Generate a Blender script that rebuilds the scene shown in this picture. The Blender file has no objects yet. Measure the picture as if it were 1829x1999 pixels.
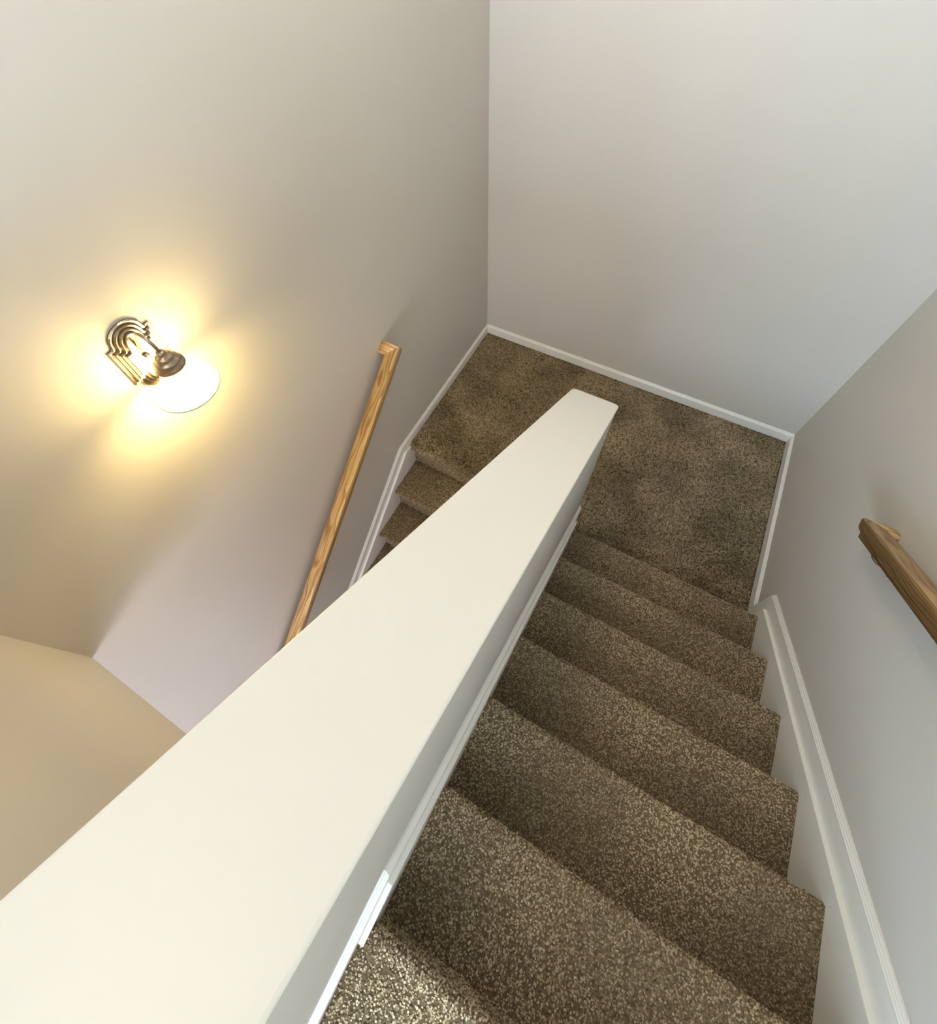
import bpy, bmesh, math, random
from mathutils import Matrix, Vector
random.seed(7)
S = bpy.context.scene
COL = S.collection

# ------------------------------------------------------------------ camera
cam_d = bpy.data.cameras.new('camera')
cam = bpy.data.objects.new('camera', cam_d)
COL.objects.link(cam)
S.camera = cam
FW, FH = 1829.0, 1999.0
F_PX, PX, PY = 963.95, 892.18, 823.38
cam_d.sensor_fit = 'HORIZONTAL'
cam_d.sensor_width = 36.0
cam_d.lens = F_PX / FW * 36.0
cam_d.shift_x = (FW / 2 - PX) / FW
cam_d.shift_y = (PY - FH / 2) / FW
cam_d.clip_start = 0.02
R = Matrix(((0.8729106887078606, -0.3813568581979775, 0.30429241897381615),
            (0.4857758571583125, 0.7372416587395462, -0.4695706051501408),
            (-0.04526307702394464, 0.5577111109923585, 0.8288000787487863)))
cam.matrix_world = Matrix.Translation((1.2394, -2.4506, 2.8195)) @ R.to_4x4()

# ------------------------------------------------------------------ world, exposure
world = bpy.data.worlds.new('world')
S.world = world
world.use_nodes = True
bg = world.node_tree.nodes['Background']
bg.inputs['Color'].default_value = (0.72, 0.84, 1.0, 1)
bg.inputs['Strength'].default_value = 1.0
vs = S.view_settings
vs.view_transform = 'Standard'
vs.look = 'None'
vs.exposure = 0.07
vs.gamma = 1.0
vs.use_curve_mapping = False
cy = S.cycles
cy.max_bounces = 4
cy.diffuse_bounces = 4
cy.glossy_bounces = 3
cy.caustics_reflective = False
cy.caustics_refractive = False
cy.use_adaptive_sampling = True
cy.adaptive_threshold = 0.1
cy.adaptive_min_samples = 16
cy.use_light_tree = False


def area_light(name, loc, direction, sx, sy, power, color, spread=math.pi):
    d = bpy.data.lights.new(name, 'AREA')
    d.shape = 'RECTANGLE'
    d.size, d.size_y = sx, sy
    d.energy = power
    d.color = color
    d.spread = spread
    o = bpy.data.objects.new(name, d)
    COL.objects.link(o)
    o.location = loc
    o.rotation_euler = Vector(direction).to_track_quat('-Z', 'Y').to_euler()
    return o


# assumed daylight through an unseen window of the upper hall, added light in the
# lower hall with an added fill, and unseen lamps, assumed over the stairwell, added in the hall
area_light('assumed_window_daylight', (1.0, -5.50, 2.95), (0.05, 1, -0.08), 1.5, 1.4, 182, (0.64, 0.83, 1.0))  # window out of view, assumed from the cool light on the top step
area_light('added_lower_light', (2.16, -3.95, 0.05), (-1, 0.2, 0), 0.9, 1.3, 32, (0.80, 0.86, 1.0))  # added panel on the solid right wall for assumed daylight; no opening here
area_light('lower_hall_fill', (1.1, -5.00, 0.50), (0, 1, -0.1), 1.7, 1.0, 58, (0.90, 0.90, 1.0))  # added frontal fill for the back wall; no door stands here
area_light('assumed_stairwell_lamp', (0.62, -1.10, 3.86), (0, 0, -1), 0.6, 0.6, 19, (1.0, 0.86, 0.62))  # assumed overhead lamp, unseen; set to the left to warm the walls there
area_light('added_hall_lamp', (1.6, -4.2, 3.86), (0, 0, -1), 0.6, 0.6, 12, (0.93, 0.96, 1.0))  # added lamp out of view, brightens the upper hall and back wall

# ------------------------------------------------------------------ dimensions (metres)
W = 2.1867                 # between the side walls
XA, XB = 0.9868, 1.1801    # faces of the half wall
YE = 1.168                 # far end of the half wall (all depths are counted as -y)
CAP0, CAPS = 1.2008, 0.7683
CAPK = 2.80                # where the cap turns level at the upper hall
RISE, GO = 0.2053, 0.254   # upper flight
NOSE = 1.2818              # its first nosing
RISE2, GO2 = 0.2072, 0.2552
NOSE2 = 1.183              # nosing of the landing towards the lower flight
SL, SL2 = RISE / GO, RISE2 / GO2
Z_UP = 7 * RISE
Z_LO = -7 * RISE2
Z_CEIL = Z_UP + 2.45
Z_HEAD = 1.1017
Y_HEAD = 2.8408
Y_END = 5.6
SKX_R, SKX_M, SKX_L = 0.024, -0.004, 0.0245


def n_up(d):
    return RISE + SL * (d - NOSE)


def face(d):
    # the plaster face stands a little behind the edge of its cap
    return -0.003 - 0.0155 * (d - 1.19)


def cap_z(d):
    return CAP0 + CAPS * (min(d, CAPK) - YE)


# ------------------------------------------------------------------ materials
def mat(name):
    m = bpy.data.materials.new(name)
    m.use_nodes = True
    nt = m.node_tree
    return m, nt, nt.nodes['Principled BSDF']


def N(nt, t, **kw):
    n = nt.nodes.new(t)
    for k, v in kw.items():
        if k in n.inputs.keys():
            n.inputs[k].default_value = v
        else:
            setattr(n, k, v)
    return n


def ramp(nt, stops):
    n = nt.nodes.new('ShaderNodeValToRGB')
    el = n.color_ramp.elements
    while len(el) < len(stops):
        el.new(0.5)
    for e, (p, c) in zip(el, stops):
        e.position = p
        e.color = (*c, 1)
    return n


def paint(name, col, rough, bump, scale=260.0):
    m, nt, b = mat(name)
    L = nt.links.new
    tc = N(nt, 'ShaderNodeTexCoord')
    n2 = N(nt, 'ShaderNodeTexNoise', Scale=1.3, Detail=0.0)
    L(tc.outputs['Object'], n2.inputs['Vector'])
    r = ramp(nt, [(0.3, tuple(c * 0.985 for c in col)), (0.7, tuple(min(1, c * 1.015) for c in col))])
    L(n2.outputs['Fac'], r.inputs['Fac'])
    L(r.outputs['Color'], b.inputs['Base Color'])
    b.inputs['Roughness'].default_value = rough
    if bump:
        n1 = N(nt, 'ShaderNodeTexNoise', Scale=scale, Detail=0.0)
        L(tc.outputs['Object'], n1.inputs['Vector'])
        bm_ = N(nt, 'ShaderNodeBump', Strength=bump, Distance=0.001)
        L(n1.outputs['Fac'], bm_.inputs['Height'])
        L(bm_.outputs['Normal'], b.inputs['Normal'])
    return m


M_WALL = paint('greige_wall_paint', (0.63, 0.588, 0.538), 0.5, 0.0)
M_TRIM = paint('white_trim_paint', (0.86, 0.84, 0.79), 0.32, 0.0)
M_CAP = paint('white_cap_paint', (0.83, 0.815, 0.775), 0.4, 0.0)
M_CEIL = paint('white_ceiling_paint', (0.82, 0.81, 0.78), 0.8, 0.0)


def make_oak():
    m, nt, b = mat('golden_oak')
    L = nt.links.new
    tc = N(nt, 'ShaderNodeTexCoord')
    mp = N(nt, 'ShaderNodeMapping')
    mp.inputs['Scale'].default_value = (1.0, 0.16, 1.0)
    L(tc.outputs['Object'], mp.inputs['Vector'])
    warp = N(nt, 'ShaderNodeTexNoise', Scale=11.0, Detail=2.0)
    L(mp.outputs['Vector'], warp.inputs['Vector'])
    add = N(nt, 'ShaderNodeVectorMath', operation='MULTIPLY_ADD')
    add.inputs[1].default_value = (0.10, 0.10, 0.10)
    L(warp.outputs['Color'], add.inputs[0])
    L(mp.outputs['Vector'], add.inputs[2])
    wave = N(nt, 'ShaderNodeTexWave', wave_type='RINGS', rings_direction='Y', wave_profile='SAW')
    wave.inputs['Scale'].default_value = 26.0
    wave.inputs['Distortion'].default_value = 1.6
    wave.inputs['Detail'].default_value = 2.0
    wave.inputs['Detail Scale'].default_value = 1.5
    L(add.outputs[0], wave.inputs['Vector'])
    mp2 = N(nt, 'ShaderNodeMapping')
    mp2.inputs['Scale'].default_value = (420.0, 9.0, 420.0)
    L(tc.outputs['Object'], mp2.inputs['Vector'])
    fine = N(nt, 'ShaderNodeTexNoise', Scale=1.0, Detail=3.0)
    L(mp2.outputs['Vector'], fine.inputs['Vector'])
    r1 = ramp(nt, [(0.0, (0.76, 0.52, 0.24)), (0.5, (0.70, 0.455, 0.195)), (0.82, (0.42, 0.235, 0.08)), (0.93, (0.50, 0.295, 0.11)), (1.0, (0.68, 0.43, 0.18))])
    L(wave.outputs['Fac'], r1.inputs['Fac'])
    r2 = ramp(nt, [(0.35, (0.62, 0.58, 0.5)), (0.6, (1, 1, 1))])
    L(fine.outputs['Fac'], r2.inputs['Fac'])
    mx = N(nt, 'ShaderNodeMix', data_type='RGBA', blend_type='MULTIPLY')
    mx.inputs[0].default_value = 0.7
    L(r1.outputs['Color'], mx.inputs[6])
    L(r2.outputs['Color'], mx.inputs[7])
    L(mx.outputs[2], b.inputs['Base Color'])
    b.inputs['Roughness'].default_value = 0.34
    bp = N(nt, 'ShaderNodeBump', Strength=0.15, Distance=0.001)
    L(fine.outputs['Fac'], bp.inputs['Height'])
    L(bp.outputs['Normal'], b.inputs['Normal'])
    return m


M_OAK = make_oak()


def make_metal(name, c1, c2, rough):
    m, nt, b = mat(name)
    L = nt.links.new
    tc = N(nt, 'ShaderNodeTexCoord')
    n = N(nt, 'ShaderNodeTexNoise', Scale=45.0, Detail=3.0)
    L(tc.outputs['Object'], n.inputs['Vector'])
    r = ramp(nt, [(0.35, c1), (0.65, c2)])
    L(n.outputs['Fac'], r.inputs['Fac'])
    L(r.outputs['Color'], b.inputs['Base Color'])
    b.inputs['Metallic'].default_value = 1.0
    b.inputs['Roughness'].default_value = rough
    return m


M_BRONZE = make_metal('brushed_antique_bronze', (0.34, 0.26, 0.185), (0.44, 0.35, 0.26), 0.3)
M_BRASS = make_metal('dull_brass', (0.30, 0.22, 0.12), (0.42, 0.32, 0.18), 0.35)


def make_shade():
    m, nt, b = mat('lit_frosted_glass')
    L = nt.links.new
    tc = N(nt, 'ShaderNodeTexCoord')
    n = N(nt, 'ShaderNodeTexNoise', Scale=14.0, Detail=4.0)
    L(tc.outputs['Object'], n.inputs['Vector'])
    r = ramp(nt, [(0.3, (1.0, 0.74, 0.28)), (0.7, (1.0, 0.77, 0.32))])
    L(n.outputs['Fac'], r.inputs['Fac'])
    L(r.outputs['Color'], b.inputs['Emission Color'])
    b.inputs['Emission Strength'].default_value = 38
    b.inputs['Base Color'].default_value = (0.9, 0.85, 0.72, 1)
    b.inputs['Roughness'].default_value = 0.35
    return m


M_SHADE = make_shade()
m, nt, b = mat('glowing_bulb')
b.inputs['Emission Color'].default_value = (1.0, 0.76, 0.32, 1)
b.inputs['Emission Strength'].default_value = 240
M_BULB = m
m, nt, b = mat('clear_glass_edge')
b.inputs['Base Color'].default_value = (0.62, 0.63, 0.55, 1)
b.inputs['Roughness'].default_value = 0.15
M_RIM = m


def make_carpet(name, tuft):
    m, nt, b = mat(name)
    L = nt.links.new
    if tuft:
        oi = N(nt, 'ShaderNodeObjectInfo')
        r = ramp(nt, [(0.0, (0.125, 0.087, 0.046)), (0.30, (0.28, 0.213, 0.127)),
                      (0.62, (0.395, 0.315, 0.212)), (0.90, (0.475, 0.392, 0.277)), (1.0, (0.55, 0.468, 0.352))])
        L(oi.outputs['Random'], r.inputs['Fac'])
        tc = N(nt, 'ShaderNodeNewGeometry')
        wn = N(nt, 'ShaderNodeTexNoise', Scale=3.2, Detail=1.0)
        L(tc.outputs['Position'], wn.inputs['Vector'])
        wr = ramp(nt, [(0.36, (0.80, 0.78, 0.74)), (0.64, (1.22, 1.2, 1.17))])
        L(wn.outputs['Fac'], wr.inputs['Fac'])
        mx = N(nt, 'ShaderNodeMix', data_type='RGBA', blend_type='MULTIPLY')
        mx.inputs[0].default_value = 1.0
        L(r.outputs['Color'], mx.inputs[6])
        L(wr.outputs['Color'], mx.inputs[7])
        L(mx.outputs[2], b.inputs['Base Color'])
    else:
        tc = N(nt, 'ShaderNodeTexCoord')
        n = N(nt, 'ShaderNodeTexNoise', Scale=160.0, Detail=4.0)
        L(tc.outputs['Object'], n.inputs['Vector'])
        r = ramp(nt, [(0.35, (0.09, 0.062, 0.034)), (0.65, (0.2, 0.15, 0.092))])
        L(n.outputs['Fac'], r.inputs['Fac'])
        L(r.outputs['Color'], b.inputs['Base Color'])
    # yarn is purely matt: a plain diffuse surface
    df = N(nt, 'ShaderNodeBsdfDiffuse')
    src = b.inputs['Base Color'].links[0].from_socket
    L(src, df.inputs['Color'])
    L(df.outputs['BSDF'], nt.nodes['Material Output'].inputs['Surface'])
    nt.nodes.remove(b)
    return m


M_CARPET = make_carpet('brown_carpet_backing', False)
M_TUFT = make_carpet('brown_carpet_yarn', True)

# ------------------------------------------------------------------ mesh helpers


def link(name, me, m, parent=None, loc=None):
    if m:
        me.materials.append(m)
    o = bpy.data.objects.new(name, me)
    COL.objects.link(o)
    if parent:
        o.parent = parent
    if loc:
        o.location = loc
    return o


def mesh(name, verts, faces, m, parent=None, smooth=False, bevel=0.0, seg=2, loc=None):
    me = bpy.data.meshes.new(name)
    bm = bmesh.new()
    vs_ = [bm.verts.new(v) for v in verts]
    for f in faces:
        try:
            bm.faces.new([vs_[i] for i in f])
        except ValueError:
            pass
    bmesh.ops.remove_doubles(bm, verts=bm.verts, dist=1e-6)
    bmesh.ops.recalc_face_normals(bm, faces=bm.faces)
    for f in bm.faces:
        f.smooth = smooth
    bm.to_mesh(me)
    bm.free()
    o = link(name, me, m, parent, loc)
    if bevel:
        md = o.modifiers.new('bevel', 'BEVEL')
        md.width = bevel
        md.segments = seg
        md.limit_method = 'ANGLE'
        md.angle_limit = math.radians(30)
        md.harden_normals = False
    return o


def box(name, lo, hi, m, parent=None, bevel=0.0, loc=None):
    x0, y0, z0 = lo
    x1, y1, z1 = hi
    v = [(x0, y0, z0), (x1, y0, z0), (x1, y1, z0), (x0, y1, z0), (x0, y0, z1), (x1, y0, z1), (x1, y1, z1), (x0, y1, z1)]
    f = [(0, 3, 2, 1), (4, 5, 6, 7), (0, 1, 5, 4), (1, 2, 6, 5), (2, 3, 7, 6), (3, 0, 4, 7)]
    return mesh(name, v, f, m, parent, bevel=bevel, loc=loc)


def rings(loops, close=True, caps=True):
    """verts / faces joining equal closed loops one after another"""
    n = len(loops[0])
    v = [p for l in loops for p in l]
    f = []
    for i in range(len(loops) - 1):
        for j in range(n):
            k = (j + 1) % n
            f.append((i * n + j, i * n + k, (i + 1) * n + k, (i + 1) * n + j))
    if caps:
        f.append(tuple(range(n)))
        f.append(tuple(range((len(loops) - 1) * n, len(loops) * n)))
    return v, f


def prism_x(name, poly, x0, x1, m, parent=None, bevel=0.0, smooth=False):
    """poly in (y, z), extruded along x"""
    v, f = rings([[(x0, y, z) for y, z in poly], [(x1, y, z) for y, z in poly]])
    return mesh(name, v, f, m, parent, bevel=bevel, smooth=smooth)


def lathe(name, prof, m, parent, centre, seg=40, closed=False):
    """prof: (radius, z) around the vertical axis"""
    cx, cy, cz = centre
    v, f = [], []
    for r, z in prof:
        for k in range(seg):
            a = 2 * math.pi * k / seg
            v.append((cx + r * math.cos(a), cy + r * math.sin(a), cz + z))
    n = len(prof)
    for i in range(n if closed else n - 1):
        j = (i + 1) % n
        for k in range(seg):
            l = (k + 1) % seg
            f.append((i * seg + k, i * seg + l, j * seg + l, j * seg + k))
    if not closed:
        f.append(tuple(range(seg)))
        f.append(tuple((n - 1) * seg + k for k in range(seg)))
    return mesh(name, v, f, m, parent, smooth=True)


def tube(name, pts, rad, m, parent, seg=12, sub=6):
    # smooth the path (Catmull-Rom) and sweep a circle along it
    P = [Vector(p) for p in pts]
    Q = []
    for i in range(len(P) - 1):
        a, b_, c, d = P[max(i - 1, 0)], P[i], P[i + 1], P[min(i + 2, len(P) - 1)]
        for k in range(sub):
            t = k / sub
            Q.append(0.5 * ((2 * b_) + (c - a) * t + (2 * a - 5 * b_ + 4 * c - d) * t * t + (3 * b_ - a - 3 * c + d) * t ** 3))
    Q.append(P[-1])
    loops = []
    up = Vector((0, 1, 0))
    for i, q in enumerate(Q):
        t = (Q[min(i + 1, len(Q) - 1)] - Q[max(i - 1, 0)]).normalized()
        n1 = up.cross(t)
        if n1.length < 1e-4:
            n1 = Vector((1, 0, 0)).cross(t)
        n1.normalize()
        n2 = t.cross(n1)
        loops.append([tuple(q + rad * (math.cos(2 * math.pi * k / seg) * n1 + math.sin(2 * math.pi * k / seg) * n2)) for k in range(seg)])
    v, f = rings(loops)
    return mesh(name, v, f, m, parent, smooth=True)


def wall_moulding(name, path, prof, to_world, m, parent=None, d0=None, d1=None):
    """sweep prof (out, up) along path (s, z) lying on a wall, mitred at the kinks;
    d0 / d1: direction of the end cuts, default square"""
    loops = []
    n = len(path)
    for i, (s, z) in enumerate(path):
        def nrm(a, b_):
            ds, dz = path[b_][0] - path[a][0], path[b_][1] - path[a][1]
            l = math.hypot(ds, dz)
            return (-dz / l, ds / l)
        if i == 0:
            e = nrm(0, 1)
            if d0 == 'plumb':
                e = (0.0, 1.0 / e[1])
        elif i == n - 1:
            e = nrm(n - 2, n - 1)
            if d1 == 'plumb':
                e = (0.0, 1.0 / e[1])
        else:
            a, b_ = nrm(i - 1, i), nrm(i, i + 1)
            k = 1 + a[0] * b_[0] + a[1] * b_[1]
            e = ((a[0] + b_[0]) / k, (a[1] + b_[1]) / k)
        loops.append([to_world(u, s + v * e[0], z + v * e[1]) for u, v in prof])
    v, f = rings(loops)
    return mesh(name, v, f, m, parent)


def empty(name, loc=(0, 0, 0)):
    o = bpy.data.objects.new(name, None)
    o.empty_display_size = 0.1
    COL.objects.link(o)
    o.location = loc
    return o


def tag(o, label=None, cat=None, kind=None, group=None):
    if label:
        o['label'] = label
    if cat:
        o['category'] = cat
    if kind:
        o['kind'] = kind
    if group:
        o['group'] = group
    return o


def struct(o, label, cat):
    return tag(o, label, cat, 'structure')


# ------------------------------------------------------------------ the shell
TH = 0.12
struct(box('wall_left', (-TH, -Y_END, Z_LO - 0.2), (0, TH, Z_CEIL), M_WALL),
       'greige painted wall on the left carrying the lit sconce', 'wall')
struct(box('wall_right', (W, -Y_END, Z_LO - 0.2), (W + TH, TH, Z_CEIL), M_WALL),
       'greige painted wall beside the upper flight of stairs', 'wall')
struct(box('wall_back', (0, 0, Z_LO - 0.2), (W, TH, Z_CEIL), M_WALL),
       'tall greige painted wall behind the carpeted landing', 'wall')
struct(box('ceiling', (-TH, -Y_END - TH, Z_CEIL), (W + TH, TH, Z_CEIL + 0.1), M_CEIL),
       'white ceiling high above the stairwell', 'ceiling')

# front walls of both halls, with an assumed daylight opening in the upper one only


def wall_with_opening(name, z0, z1, ox0, ox1, oz0, oz1, label):
    y0, y1 = -Y_END - TH, -Y_END
    v, f = [], []

    def bx(a, b_):
        i = len(v)
        (x0, za), (x1, zb) = a, b_
        v.extend([(x0, y0, za), (x1, y0, za), (x1, y1, za), (x0, y1, za), (x0, y0, zb), (x1, y0, zb), (x1, y1, zb), (x0, y1, zb)])
        f.extend([tuple(i + k for k in q) for q in ((0, 3, 2, 1), (4, 5, 6, 7), (0, 1, 5, 4), (1, 2, 6, 5), (2, 3, 7, 6), (3, 0, 4, 7))])
    bx((0, z0), (ox0, z1))
    bx((ox1, z0), (W, z1))
    bx((ox0, z0), (ox1, oz0))
    bx((ox0, oz1), (ox1, z1))
    return struct(mesh(name, v, f, M_WALL), label, 'wall')


wall_with_opening('wall_front', Z_LO - 0.2, Z_CEIL, 0.2, 1.8, 2.2, 3.7,
                  'greige end wall of the halls with an assumed daylight window')

# half wall between the flights, its far end with rounded corners
RB = 0.022


def half_wall_plan(grow=0.0, body=False):
    x0, x1, d = XA - grow, XB + grow + (face(YE) if body else 0), YE - grow
    pts = [(x0, 3.15), (x0, CAPK)]
    for k in range(5):
        a = math.pi / 2 * k / 4
        pts.append((x0 + RB - RB * math.cos(a), d + RB - RB * math.sin(a)))
    for k in range(5):
        a = math.pi / 2 * (1 - k / 4)
        pts.append((x1 - RB + RB * math.cos(a), d + RB - RB * math.sin(a)))
    pts.append((XB + face(CAPK) if body else x1, CAPK))
    pts.append((XB + face(3.15) if body else x1, 3.15))
    return pts


CAP_T = 0.011


def bent_prism(pl, zlo, zhi):
    v, f = rings([[(x, -d, zlo(d)) for x, d in pl], [(x, -d, zhi(d)) for x, d in pl]], caps=False)
    n = len(pl)
    for o in (0, n):
        f.append(tuple(o + k for k in range(1, n - 1)))
        f.append((o, o + 1, o + n - 2, o + n - 1))
    return v, f


pl = half_wall_plan(body=True)
v, f = bent_prism(pl, lambda d: Z_LO - 0.1, lambda d: cap_z(d) - CAP_T)
hw = struct(mesh('wall_middle', v, f, M_WALL), 'sloping half wall between the two flights with a wide white top', 'wall')
pl = half_wall_plan(0.0012)
v, f = bent_prism(pl, lambda d: cap_z(d) - CAP_T, cap_z)
cap = mesh('cap', v, f, M_CAP, hw, bevel=0.004, seg=3)
cap['label'] = 'wide smooth white sloping cap with rounded far corners'

# guard wall over the lower flight: its lit face hangs down to the hall ceiling below
GTOP = cap_z(3.15)
gw = struct(box('wall_front_left', (0, -3.15, Z_HEAD), (XA, -Y_HEAD, GTOP - CAP_T), M_WALL),
            'warmly lit wall with a free lower edge over the lower flight', 'wall')
box('cap', (0, -3.16, GTOP - CAP_T), (XA, -Y_HEAD + 0.002, GTOP), M_CAP, gw, bevel=0.004)

# ------------------------------------------------------------------ carpet pile (geometry nodes)


def pile_group():
    ng = bpy.data.node_groups.new('carpet_pile', 'GeometryNodeTree')
    ng.interface.new_socket('Geometry', in_out='INPUT', socket_type='NodeSocketGeometry')
    sd = ng.interface.new_socket('Density', in_out='INPUT', socket_type='NodeSocketFloat')
    sd.default_value = 48000.0
    ng.interface.new_socket('Geometry', in_out='OUTPUT', socket_type='NodeSocketGeometry')
    L = ng.links.new

    def G(t, **kw):
        n = ng.nodes.new(t)
        for k, v_ in kw.items():
            if k in n.inputs.keys():
                n.inputs[k].default_value = v_
            else:
                setattr(n, k, v_)
        return n
    gi, go = G('NodeGroupInput'), G('NodeGroupOutput')
    ds = G('GeometryNodeDistributePointsOnFaces', distribute_method='RANDOM')
    L(gi.outputs['Geometry'], ds.inputs['Mesh'])
    L(gi.outputs['Density'], ds.inputs['Density'])
    # one strand: a bent, tapered yarn end
    join = G('GeometryNodeJoinGeometry')
    for st, mid, en in (((0, 0, -0.001), (0.0005, 0.0008, 0.0065), (0.0062, 0.0004, 0.0095)),
                        ((0, 0, -0.001), (0.001, -0.001, 0.005), (0.0045, 0.0022, 0.0105)),
                        ((0, 0, -0.001), (0.003, 0.001, 0.006), (0.0085, -0.0015, 0.0075))):
        bz = G('GeometryNodeCurveQuadraticBezier')
        bz.inputs['Resolution'].default_value = 4
        bz.inputs['Start'].default_value = st
        bz.inputs['Middle'].default_value = mid
        bz.inputs['End'].default_value = en
        cc = G('GeometryNodeCurvePrimitiveCircle', mode='RADIUS')
        cc.inputs['Resolution'].default_value = 5
        cc.inputs['Radius'].default_value = 0.0018
        cm = G('GeometryNodeCurveToMesh')
        L(bz.outputs['Curve'], cm.inputs['Curve'])
        L(cc.outputs['Curve'], cm.inputs['Profile Curve'])
        cm.inputs['Fill Caps'].default_value = True
        sm = G('GeometryNodeSetShadeSmooth')
        L(cm.outputs['Mesh'], sm.inputs['Geometry'])
        ms = G('GeometryNodeSetMaterial')
        ms.inputs['Material'].default_value = M_TUFT
        L(sm.outputs['Geometry'], ms.inputs['Geometry'])
        ti = G('GeometryNodeGeometryToInstance')
        L(ms.outputs['Geometry'], ti.inputs['Geometry'])
        L(ti.outputs['Instances'], join.inputs['Geometry'])
    # strands lie in drifting directions, as brushed pile does
    pos = G('GeometryNodeInputPosition')
    nz = G('ShaderNodeTexNoise')
    nz.inputs['Scale'].default_value = 2.6
    nz.inputs['Detail'].default_value = 2.0
    L(pos.outputs['Position'], nz.inputs['Vector'])
    mr = G('ShaderNodeMapRange')
    mr.inputs['From Min'].default_value = 0.25
    mr.inputs['From Max'].default_value = 0.75
    mr.inputs['To Min'].default_value = -3.2
    mr.inputs['To Max'].default_value = 3.2
    L(nz.outputs['Fac'], mr.inputs['Value'])
    rnd = G('FunctionNodeRandomValue', data_type='FLOAT')
    rnd.inputs[2].default_value = -1.5
    rnd.inputs[3].default_value = 1.5
    addn = G('ShaderNodeMath', operation='ADD')
    L(mr.outputs['Result'], addn.inputs[0])
    L(rnd.outputs[1], addn.inputs[1])
    tilt = G('FunctionNodeRandomValue', data_type='FLOAT')
    tilt.inputs[2].default_value = -0.25
    tilt.inputs[3].default_value = 0.55
    tilt.inputs['Seed'].default_value = 3
    cx = G('ShaderNodeCombineXYZ')
    L(tilt.outputs[1], cx.inputs['Y'])
    L(addn.outputs[0], cx.inputs['Z'])
    er = G('FunctionNodeEulerToRotation')
    L(cx.outputs[0], er.inputs[0])
    rr = G('FunctionNodeRotateRotation', rotation_space='LOCAL')
    L(ds.outputs['Rotation'], rr.inputs[0])
    L(er.outputs[0], rr.inputs[1])
    sc = G('FunctionNodeRandomValue', data_type='FLOAT')
    sc.inputs[2].default_value = 0.85
    sc.inputs[3].default_value = 1.5
    sc.inputs['Seed'].default_value = 9
    ip = G('GeometryNodeInstanceOnPoints')
    ip.inputs['Pick Instance'].default_value = True
    L(ds.outputs['Points'], ip.inputs['Points'])
    L(join.outputs['Geometry'], ip.inputs['Instance'])
    L(rr.outputs[0], ip.inputs['Rotation'])
    L(sc.outputs[1], ip.inputs['Scale'])
    L(ip.outputs['Instances'], go.inputs['Geometry'])
    return ng, sd.identifier


PILE, PILE_D = pile_group()


def pile(verts, faces, parent, density=48000.0):
    """verts / faces: the skin that carries pile; normals must point outwards"""
    me = bpy.data.meshes.new('carpet_pile')
    me.from_pydata(verts, [], faces)
    o = link('carpet_pile', me, M_TUFT, parent)
    md = o.modifiers.new('pile', 'NODES')
    md.node_group = PILE
    md[PILE_D] = density
    o['kind'] = 'stuff'
    return o


def strip(pts, x0, x1, flip=False):
    """(y, z) polyline swept along x as pile skin"""
    v, f = [], []
    for y, z in pts:
        v += [(x0, y, z), (x1, y, z)]
    for i in range(len(pts) - 1):
        q = (2 * i, 2 * i + 1, 2 * i + 3, 2 * i + 2)
        f.append(q[::-1] if flip else q)
    return v, f


def nose_arc(y, z, r, sign, n=6):
    """rounded carpet nosing: from under the lip, around its front, to the top.
    sign +1: the nosing points to +y"""
    out = []
    for k in range(n + 1):
        a = -math.pi / 2 + math.pi * k / n
        out.append((y - sign * r + sign * r * math.cos(a), z - r + r * math.sin(a)))
    return out


# pile stands about 9 mm above its backing
PH = 0.008
NR = 0.017
OVER = 0.028

# ------------------------------------------------------------------ upper flight
up = empty('upper_staircase', (1.7, -2.0, 0))
tag(up, 'brown carpeted stairs climbing from the landing beside the half wall', 'stairs')
INV = Matrix.Translation((-1.7, 2.0, 0))
SX0, SX1 = XB + SKX_M, W - SKX_R
for k in range(7):
    d = NOSE + k * GO
    z = (k + 1) * RISE - PH
    ny = -d - PH                     # front of the backing; pile reaches the nosing line
    ry = ny - OVER
    back = -(NOSE + (k + 1) * GO) - PH - OVER if k < 6 else -3.15
    zb = k * RISE - PH
    arc = nose_arc(ny, z, NR, 1)
    poly = [(ry, zb - 0.02)] + [(ry, z - 2 * NR)] + arc + [(back, z), (back, zb - 0.02)]
    sx = SX0 if k < 6 else XB - 0.017
    st = prism_x('step', poly, sx, SX1, M_CARPET, up)
    st.matrix_parent_inverse = INV
    skin = [(ry, zb)] + [(ry, z - 2 * NR)] + arc[1:] + [(back, z)]
    v, f = strip(skin, sx + 0.003, SX1 - 0.004)
    pile(v, f, st)

# ------------------------------------------------------------------ landing
fl = struct(None or mesh('floor', *rings([[(x, y, -0.25) for x, y in
            [(0, 0), (0, -NOSE2 + 0.04), (XA, -NOSE2 + 0.04), (XA, -YE - 0.05), (SX0, -YE - 0.05), (SX0, -NOSE - 0.06), (W, -NOSE - 0.06), (W, 0)]],
            [(x, y, -PH) for x, y in
            [(0, 0), (0, -NOSE2 + 0.04), (XA, -NOSE2 + 0.04), (XA, -YE - 0.05), (SX0, -YE - 0.05), (SX0, -NOSE - 0.06), (W, -NOSE - 0.06), (W, 0)]]]),
            M_CARPET), 'brown carpeted landing where the two flights of stairs meet', 'landing')
e = 0.016
v = [(e, -e, -PH), (W - e, -e, -PH), (W - e, -YE, -PH), (e, -YE, -PH),
     (SX0 + .002, -YE, -PH), (SX0 + .002, -NOSE - .04, -PH), (W - e, -NOSE - .04, -PH)]
pile(v, [(0, 3, 2, 1), (4, 5, 6, 2)], fl)

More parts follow.
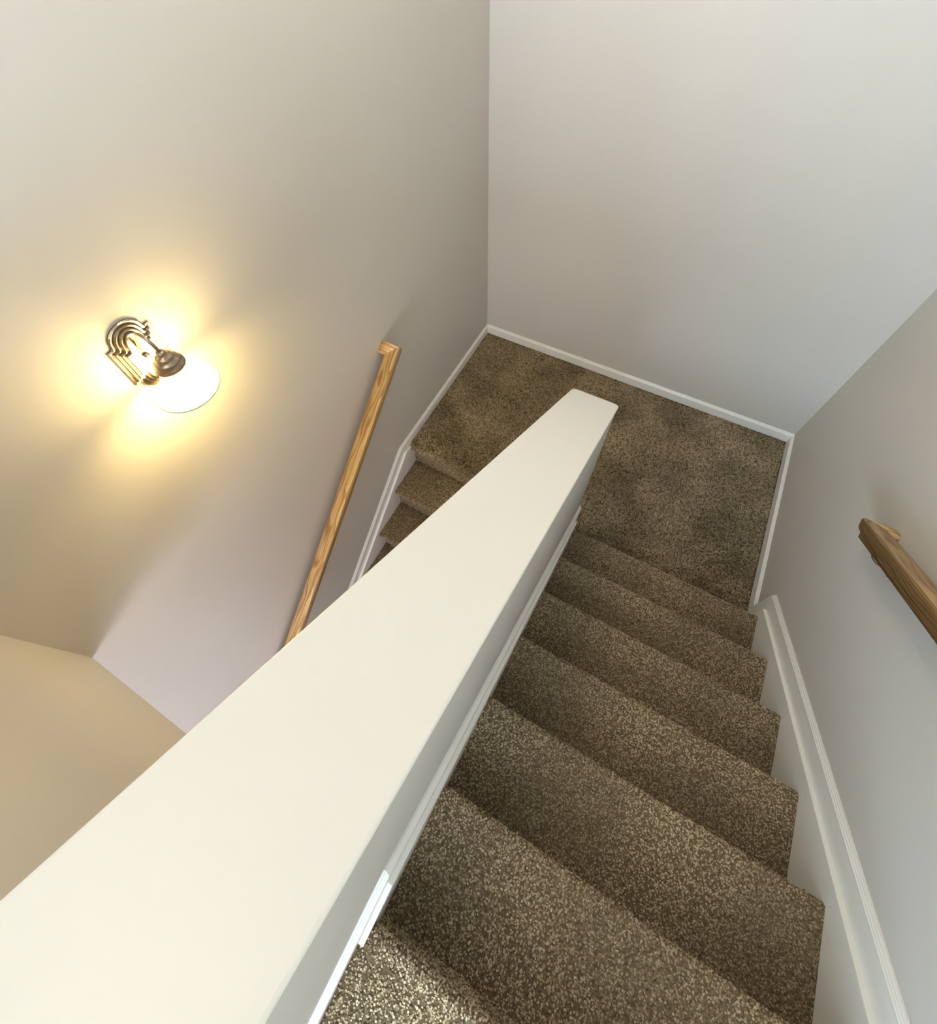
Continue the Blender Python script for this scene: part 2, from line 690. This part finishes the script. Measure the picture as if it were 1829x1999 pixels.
# ------------------------------------------------------------------ lower flight
lo = empty('lower_staircase', (0.5, -1.9, Z_LO))
tag(lo, 'brown carpeted stairs descending from the landing under the oak handrail by the sconce', 'stairs')
INV2 = Matrix.Translation((-0.5, 1.9, -Z_LO))
LX0, LX1 = SKX_L, XA - 0.002
for k in range(8):
    # k = 0 is the nosing of the landing itself, k = 1.. the treads below it
    d = NOSE2 + k * GO2
    z = -k * RISE2 - PH
    ny = -d + PH
    ry = ny + OVER
    back = -(NOSE2 + (k - 1) * GO2) + PH + OVER if k else -NOSE2 + 0.09
    arc = nose_arc(ny, z, NR, -1)
    zb = -(k + 1) * RISE2 - PH
    if k == 7:
        break
    poly = [(ry, zb - 0.02), (ry, z - 2 * NR)] + arc + [(back, z), (back, zb - 0.02)]
    st = prism_x('step', poly, LX0, LX1, M_CARPET, lo)
    st.matrix_parent_inverse = INV2
    if k < 5:
        skin = [(ry, zb), (ry, z - 2 * NR)] + arc[1:] + ([(back, z)] if k else [(-YE, z)])
        v, f = strip(skin, LX0 + 0.004, LX1 - 0.002, flip=True)
        pile(v, f, st)

# floors of the halls (only their edges can be seen)
struct(box('floor_upper', (0, -Y_END, Z_HEAD), (W, -3.15, Z_UP - PH), M_CARPET), 'brown carpeted floor of the upper hall', 'floor')
struct(box('floor_lower', (0, -Y_END, Z_LO - 0.2), (W, -NOSE2 - 6 * GO2, Z_LO - PH), M_CARPET), 'brown carpeted floor of the lower hall', 'floor')
struct(box('wall_under_stairs', (XB, -2.95, Z_LO), (W, -2.87, 5 * RISE - 0.05), M_WALL), 'wall closing the space beneath the upper flight', 'wall')

# ------------------------------------------------------------------ baseboards and skirts
BT, BH = 0.0115, 0.0839
PROF = [(0, 0), (BT, 0), (BT, 0.060), (0.0118, 0.0625), (0.0122, 0.066), (0.0095, 0.0685), (0.0098, 0.072),
        (0.007, 0.075), (0.0072, 0.078), (0.0045, 0.081), (0.004, BH), (0, BH)]
DEL = 0.049                                  # ledge of the skirt above the nosing line
VB = BH / math.cos(math.atan(SL))

bb = struct(wall_moulding('baseboard_back', [(0.0, 0.0), (W, 0.0)], PROF, lambda u, s, z: (s, -u, z), M_TRIM),
            'white baseboard along the tall wall behind the landing', 'baseboard')

# left wall: landing baseboard that turns down along the lower flight
KL = 1.2529
Z_L = 0.0839 - BH / math.cos(math.atan(SL2))
kin = KL - BH * math.tan(math.atan(SL2) / 2)          # lower edge of the kink
path = [(0.0, 0.0), (kin, 0.0), (kin + 1.9, -1.9 * SL2)]
bl = struct(wall_moulding('baseboard_left', path, PROF, lambda u, s, z: (u, -s, z), M_TRIM),
            'white baseboard bending down along the lower flight below the oak rail', 'baseboard')
led = [(kin - 0.095, -0.006), (kin - 0.04, -0.004), (kin, 0.0), (kin + 1.9, -1.9 * SL2)]
poly = [(-s, z) for s, z in led] + [(-(kin + 1.9), -1.9 * SL2 - 0.32), (-(kin - 0.095), -0.5)]
prism_x('skirt_board', poly, 0, 0.0262, M_TRIM, bl, bevel=0.002)

# right wall: landing baseboard, then the taller skirt of the upper flight
YC = 1.19
br = struct(wall_moulding('baseboard_right', [(0.0, 0.0), (YC, 0.0)], PROF, lambda u, s, z: (W - u, -s, z), M_TRIM),
            'short white baseboard on the right side of the landing', 'baseboard')


def flight_skirt(name, to_w, xs, label, thick, upper_end, start=YC, ledge_start=None):
    t = struct(empty(name, (0, 0, 0)), label, 'skirting')
    zl = lambda s: n_up(s) + DEL
    s_end = NOSE + (Z_UP - DEL - RISE) / SL      # ledge reaches the upper floor here
    kk = BH * math.tan(math.atan(SL) / 2)
    s_k = NOSE + (Z_UP - RISE - DEL) / SL
    path = [(start, zl(start)), (s_k, zl(s_k)), (upper_end, zl(s_k))]
    wall_moulding('moulding', path, PROF, to_w, M_TRIM, t, d0='plumb')
    # backing that carries the moulding down to the landing
    poly = [(start, 0.0), (start, zl(start)), (ledge_start + 0.03, zl(ledge_start + 0.03)), (ledge_start + 0.03, 0.0)]
    v, f = rings([[to_w(0, s, z) for s, z in poly], [to_w(BT - 0.0002, s, z) for s, z in poly]])
    mesh('end_board', v, f, M_TRIM, t)
    poly = [(ledge_start, 0.0), (ledge_start, zl(ledge_start)), (s_k, zl(s_k)), (2.85, zl(s_k)), (2.85, zl(s_k) - 0.25),
            (ledge_start + 0.25, 0.0)]
    v, f = rings([[to_w(0, s, z) for s, z in poly], [to_w(thick, s, z) for s, z in poly]])
    mesh('skirt_board', v, f, M_TRIM, t, bevel=0.0015)
    return t


flight_skirt('trim_1', lambda u, s, z: (W - u, -s, z), W, 'white stepped skirting climbing the right wall beside the stairs', 0.0265, 3.6,
             ledge_start=1.262)
flight_skirt('trim_2', lambda u, s, z: (XB + face(s) + u * 1.15, -s, z), XB, 'white ribbed skirting running up the side of the half wall', 0.0215, 3.13,
             start=1.187, ledge_start=1.262)

# ------------------------------------------------------------------ handrails
RAIL = [(-0.0185, 0.0), (0.0185, 0.0), (0.019, 0.014), (0.021, 0.020), (0.0265, 0.025), (0.030, 0.032), (0.0325, 0.060),
        (0.0315, 0.0665), (0.027, 0.0705), (0.014, 0.0725), (0.0, 0.073), (-0.014, 0.0725), (-0.027, 0.0705), (-0.0315, 0.0665), (-0.0325, 0.060),
        (-0.030, 0.032), (-0.0265, 0.025), (-0.021, 0.020), (-0.019, 0.014)]


def handrail(name, label, corner, run, wall_x, angle, length, brackets):
    """corner: where the centre line turns to the wall; run: +1/-1 along local y;
    angle: tilt of the rail; wall_x: signed distance from centre line to the wall"""
    t = empty(name, corner)
    t.rotation_euler = (angle, 0, 0)
    tag(t, label, 'handrail')
    sg = 1 if wall_x > 0 else -1
    # rail, its end mitred at 45 degrees
    loops = [[(u, run * sg * u, v_) for u, v_ in RAIL], [(u, run * length, v_) for u, v_ in RAIL]]
    v, f = rings(loops)
    rail = mesh('rail', v, f, M_OAK, t, smooth=False, bevel=0.0)
    for p in rail.data.polygons:
        p.use_smooth = len(p.vertices) == 4
    # return to the wall: built along its own y axis, then turned
    L_ = abs(wall_x)
    loops = [[(u, u, v_) for u, v_ in RAIL], [(u, L_, v_) for u, v_ in RAIL]]
    if run * sg > 0:
        loops = [[(u, -u, v_) for u, v_ in RAIL], [(u, L_, v_) for u, v_ in RAIL]]
    v, f = rings(loops)
    ret = mesh('return_block', v, f, M_OAK, t)
    for p in ret.data.polygons:
        p.use_smooth = len(p.vertices) == 4
    ret.rotation_euler = (0, 0, -sg * math.pi / 2)
    for q in brackets:
        y = run * q
        b_ = tube('bracket', [(0, y, 0.002), (0, y, -0.010), (wall_x * 0.3, y, -0.024), (wall_x * 0.7, y, -0.030), (wall_x * 0.99, y, -0.030)],
                  0.0065, M_BRASS, t)
        mesh('rose', *rings([[(wall_x - sg * 0.0, y + 0.028 * math.cos(a), -0.03 + 0.028 * math.sin(a)) for a in [2 * math.pi * k / 20 for k in range(20)]],
                             [(wall_x - sg * 0.006, y + 0.024 * math.cos(a), -0.03 + 0.024 * math.sin(a)) for a in [2 * math.pi * k / 20 for k in range(20)]]]),
             M_BRASS, b_)
        mesh('saddle', *rings([[(x, y + s_, z_) for x, s_ in ((-.014, -.03), (.014, -.03), (.014, .03), (-.014, .03))] for z_ in (-0.003, 0.0005)]), M_BRASS, b_)
    return t


# left rail rises towards the landing: it runs from its top corner down towards the camera
handrail('handrail', 'golden oak handrail on the left wall beside the lit sconce',
         (0.070, -1.150, 0.938), -1, -0.070, math.atan(SL2), 2.35, [0.13, 1.3, 2.1])
# right rail climbs towards the camera from its low end
handrail('handrail', 'oak handrail on the right wall above the upper stairs',
         (W - 0.064, -1.250, 1.085), -1, 0.064, -math.atan(SL), 1.9, [0.10, 1.1, 1.7])

# ------------------------------------------------------------------ sconce
SY, SZ = -2.098, 1.842
sc = empty('wall_sconce', (0, SY, SZ))
tag(sc, 'lit bronze wall sconce with a white bell glass shade', 'sconce')


def plate_outline(off):
    a, b_, c, e_ = 0.0675 - off, 0.064 - off, 0.051 - off, 0.049
    q = [(a, -b_), (a, b_), (c + 0.004, b_), (c, b_ + 0.006)]
    n = 14
    for k in range(1, n):
        t = math.pi * k / n
        q.append((c * math.cos(t), b_ + 0.006 + (e_ - 0.006) * math.sin(t)))
    q += [(-c, b_ + 0.006), (-c - 0.004, b_), (-a, b_), (-a, -b_), (-c - 0.004, -b_), (-c, -b_ - 0.006)]
    for k in range(1, n):
        t = math.pi + math.pi * k / n
        q.append((c * math.cos(t), -b_ - 0.006 + (e_ - 0.006) * math.sin(t)))
    q += [(c, -b_ - 0.006), (c + 0.004, -b_)]
    return q


steps = [(0, 0), (0, 0.005), (0.003, 0.009), (0.008, 0.0075), (0.0095, 0.013), (0.012, 0.015), (0.0165, 0.0135), (0.018, 0.019), (0.0205, 0.021),
         (0.0255, 0.019), (0.027, 0.024), (0.029, 0.0255), (0.033, 0.0245)]
v, f = rings([[(h, y, z) for y, z in plate_outline(o)] for o, h in steps])
bp_ = mesh('backplate', v, f, M_BRONZE, sc, bevel=0.0)
tube('arm', [(0.022, 0, 0.030), (0.036, 0, 0.055), (0.058, 0, 0.090), (0.084, 0, 0.113), (0.110, 0, 0.110), (0.126, 0, 0.088), (0.130, 0, 0.058)], 0.0048, M_BRONZE, sc)
lathe('finial', [(0.0001, 0.0), (0.004, 0.0), (0.0075, 0.004), (0.008, 0.009), (0.006, 0.013), (0.0001, 0.0145)], M_BRONZE, sc, (0.03, 0, 0.0))
AX = 0.130
lathe('socket_cup', [(0.0001, 0.072), (0.010, 0.072), (0.012, 0.066), (0.011, 0.060), (0.020, 0.057), (0.024, 0.050), (0.0235, 0.046), (0.031, 0.043),
                     (0.034, 0.036), (0.0335, 0.032), (0.039, 0.028), (0.0405, 0.020), (0.039, 0.014), (0.036, 0.012), (0.0001, 0.012)], M_BRONZE, sc, (AX, 0, 0))
SHP = [(0.034, 0.016), (0.0365, 0.008), (0.040, -0.006), (0.044, -0.022), (0.049, -0.038), (0.056, -0.052), (0.066, -0.063), (0.078, -0.069), (0.087, -0.072)]
lathe('glass_shade', SHP + [(0.0865, -0.0745)] + [(r - 0.003, z - 0.002) for r, z in SHP[::-1]], M_SHADE, sc, (AX, 0, 0), closed=True)
rim = [(0.0872 + 0.0028 * math.cos(a), -0.0735 + 0.0028 * math.sin(a)) for a in [2 * math.pi * k / 8 for k in range(8)]]
lathe('shade_rim', rim, M_RIM, sc, (AX, 0, 0), closed=True)
lathe('bulb', [(0.0001, 0.012), (0.012, 0.010), (0.013, -0.005), (0.022, -0.020), (0.0255, -0.034), (0.022, -0.048), (0.012, -0.057), (0.0001, -0.060)], M_BULB, sc, (AX, 0, 0), seg=24)
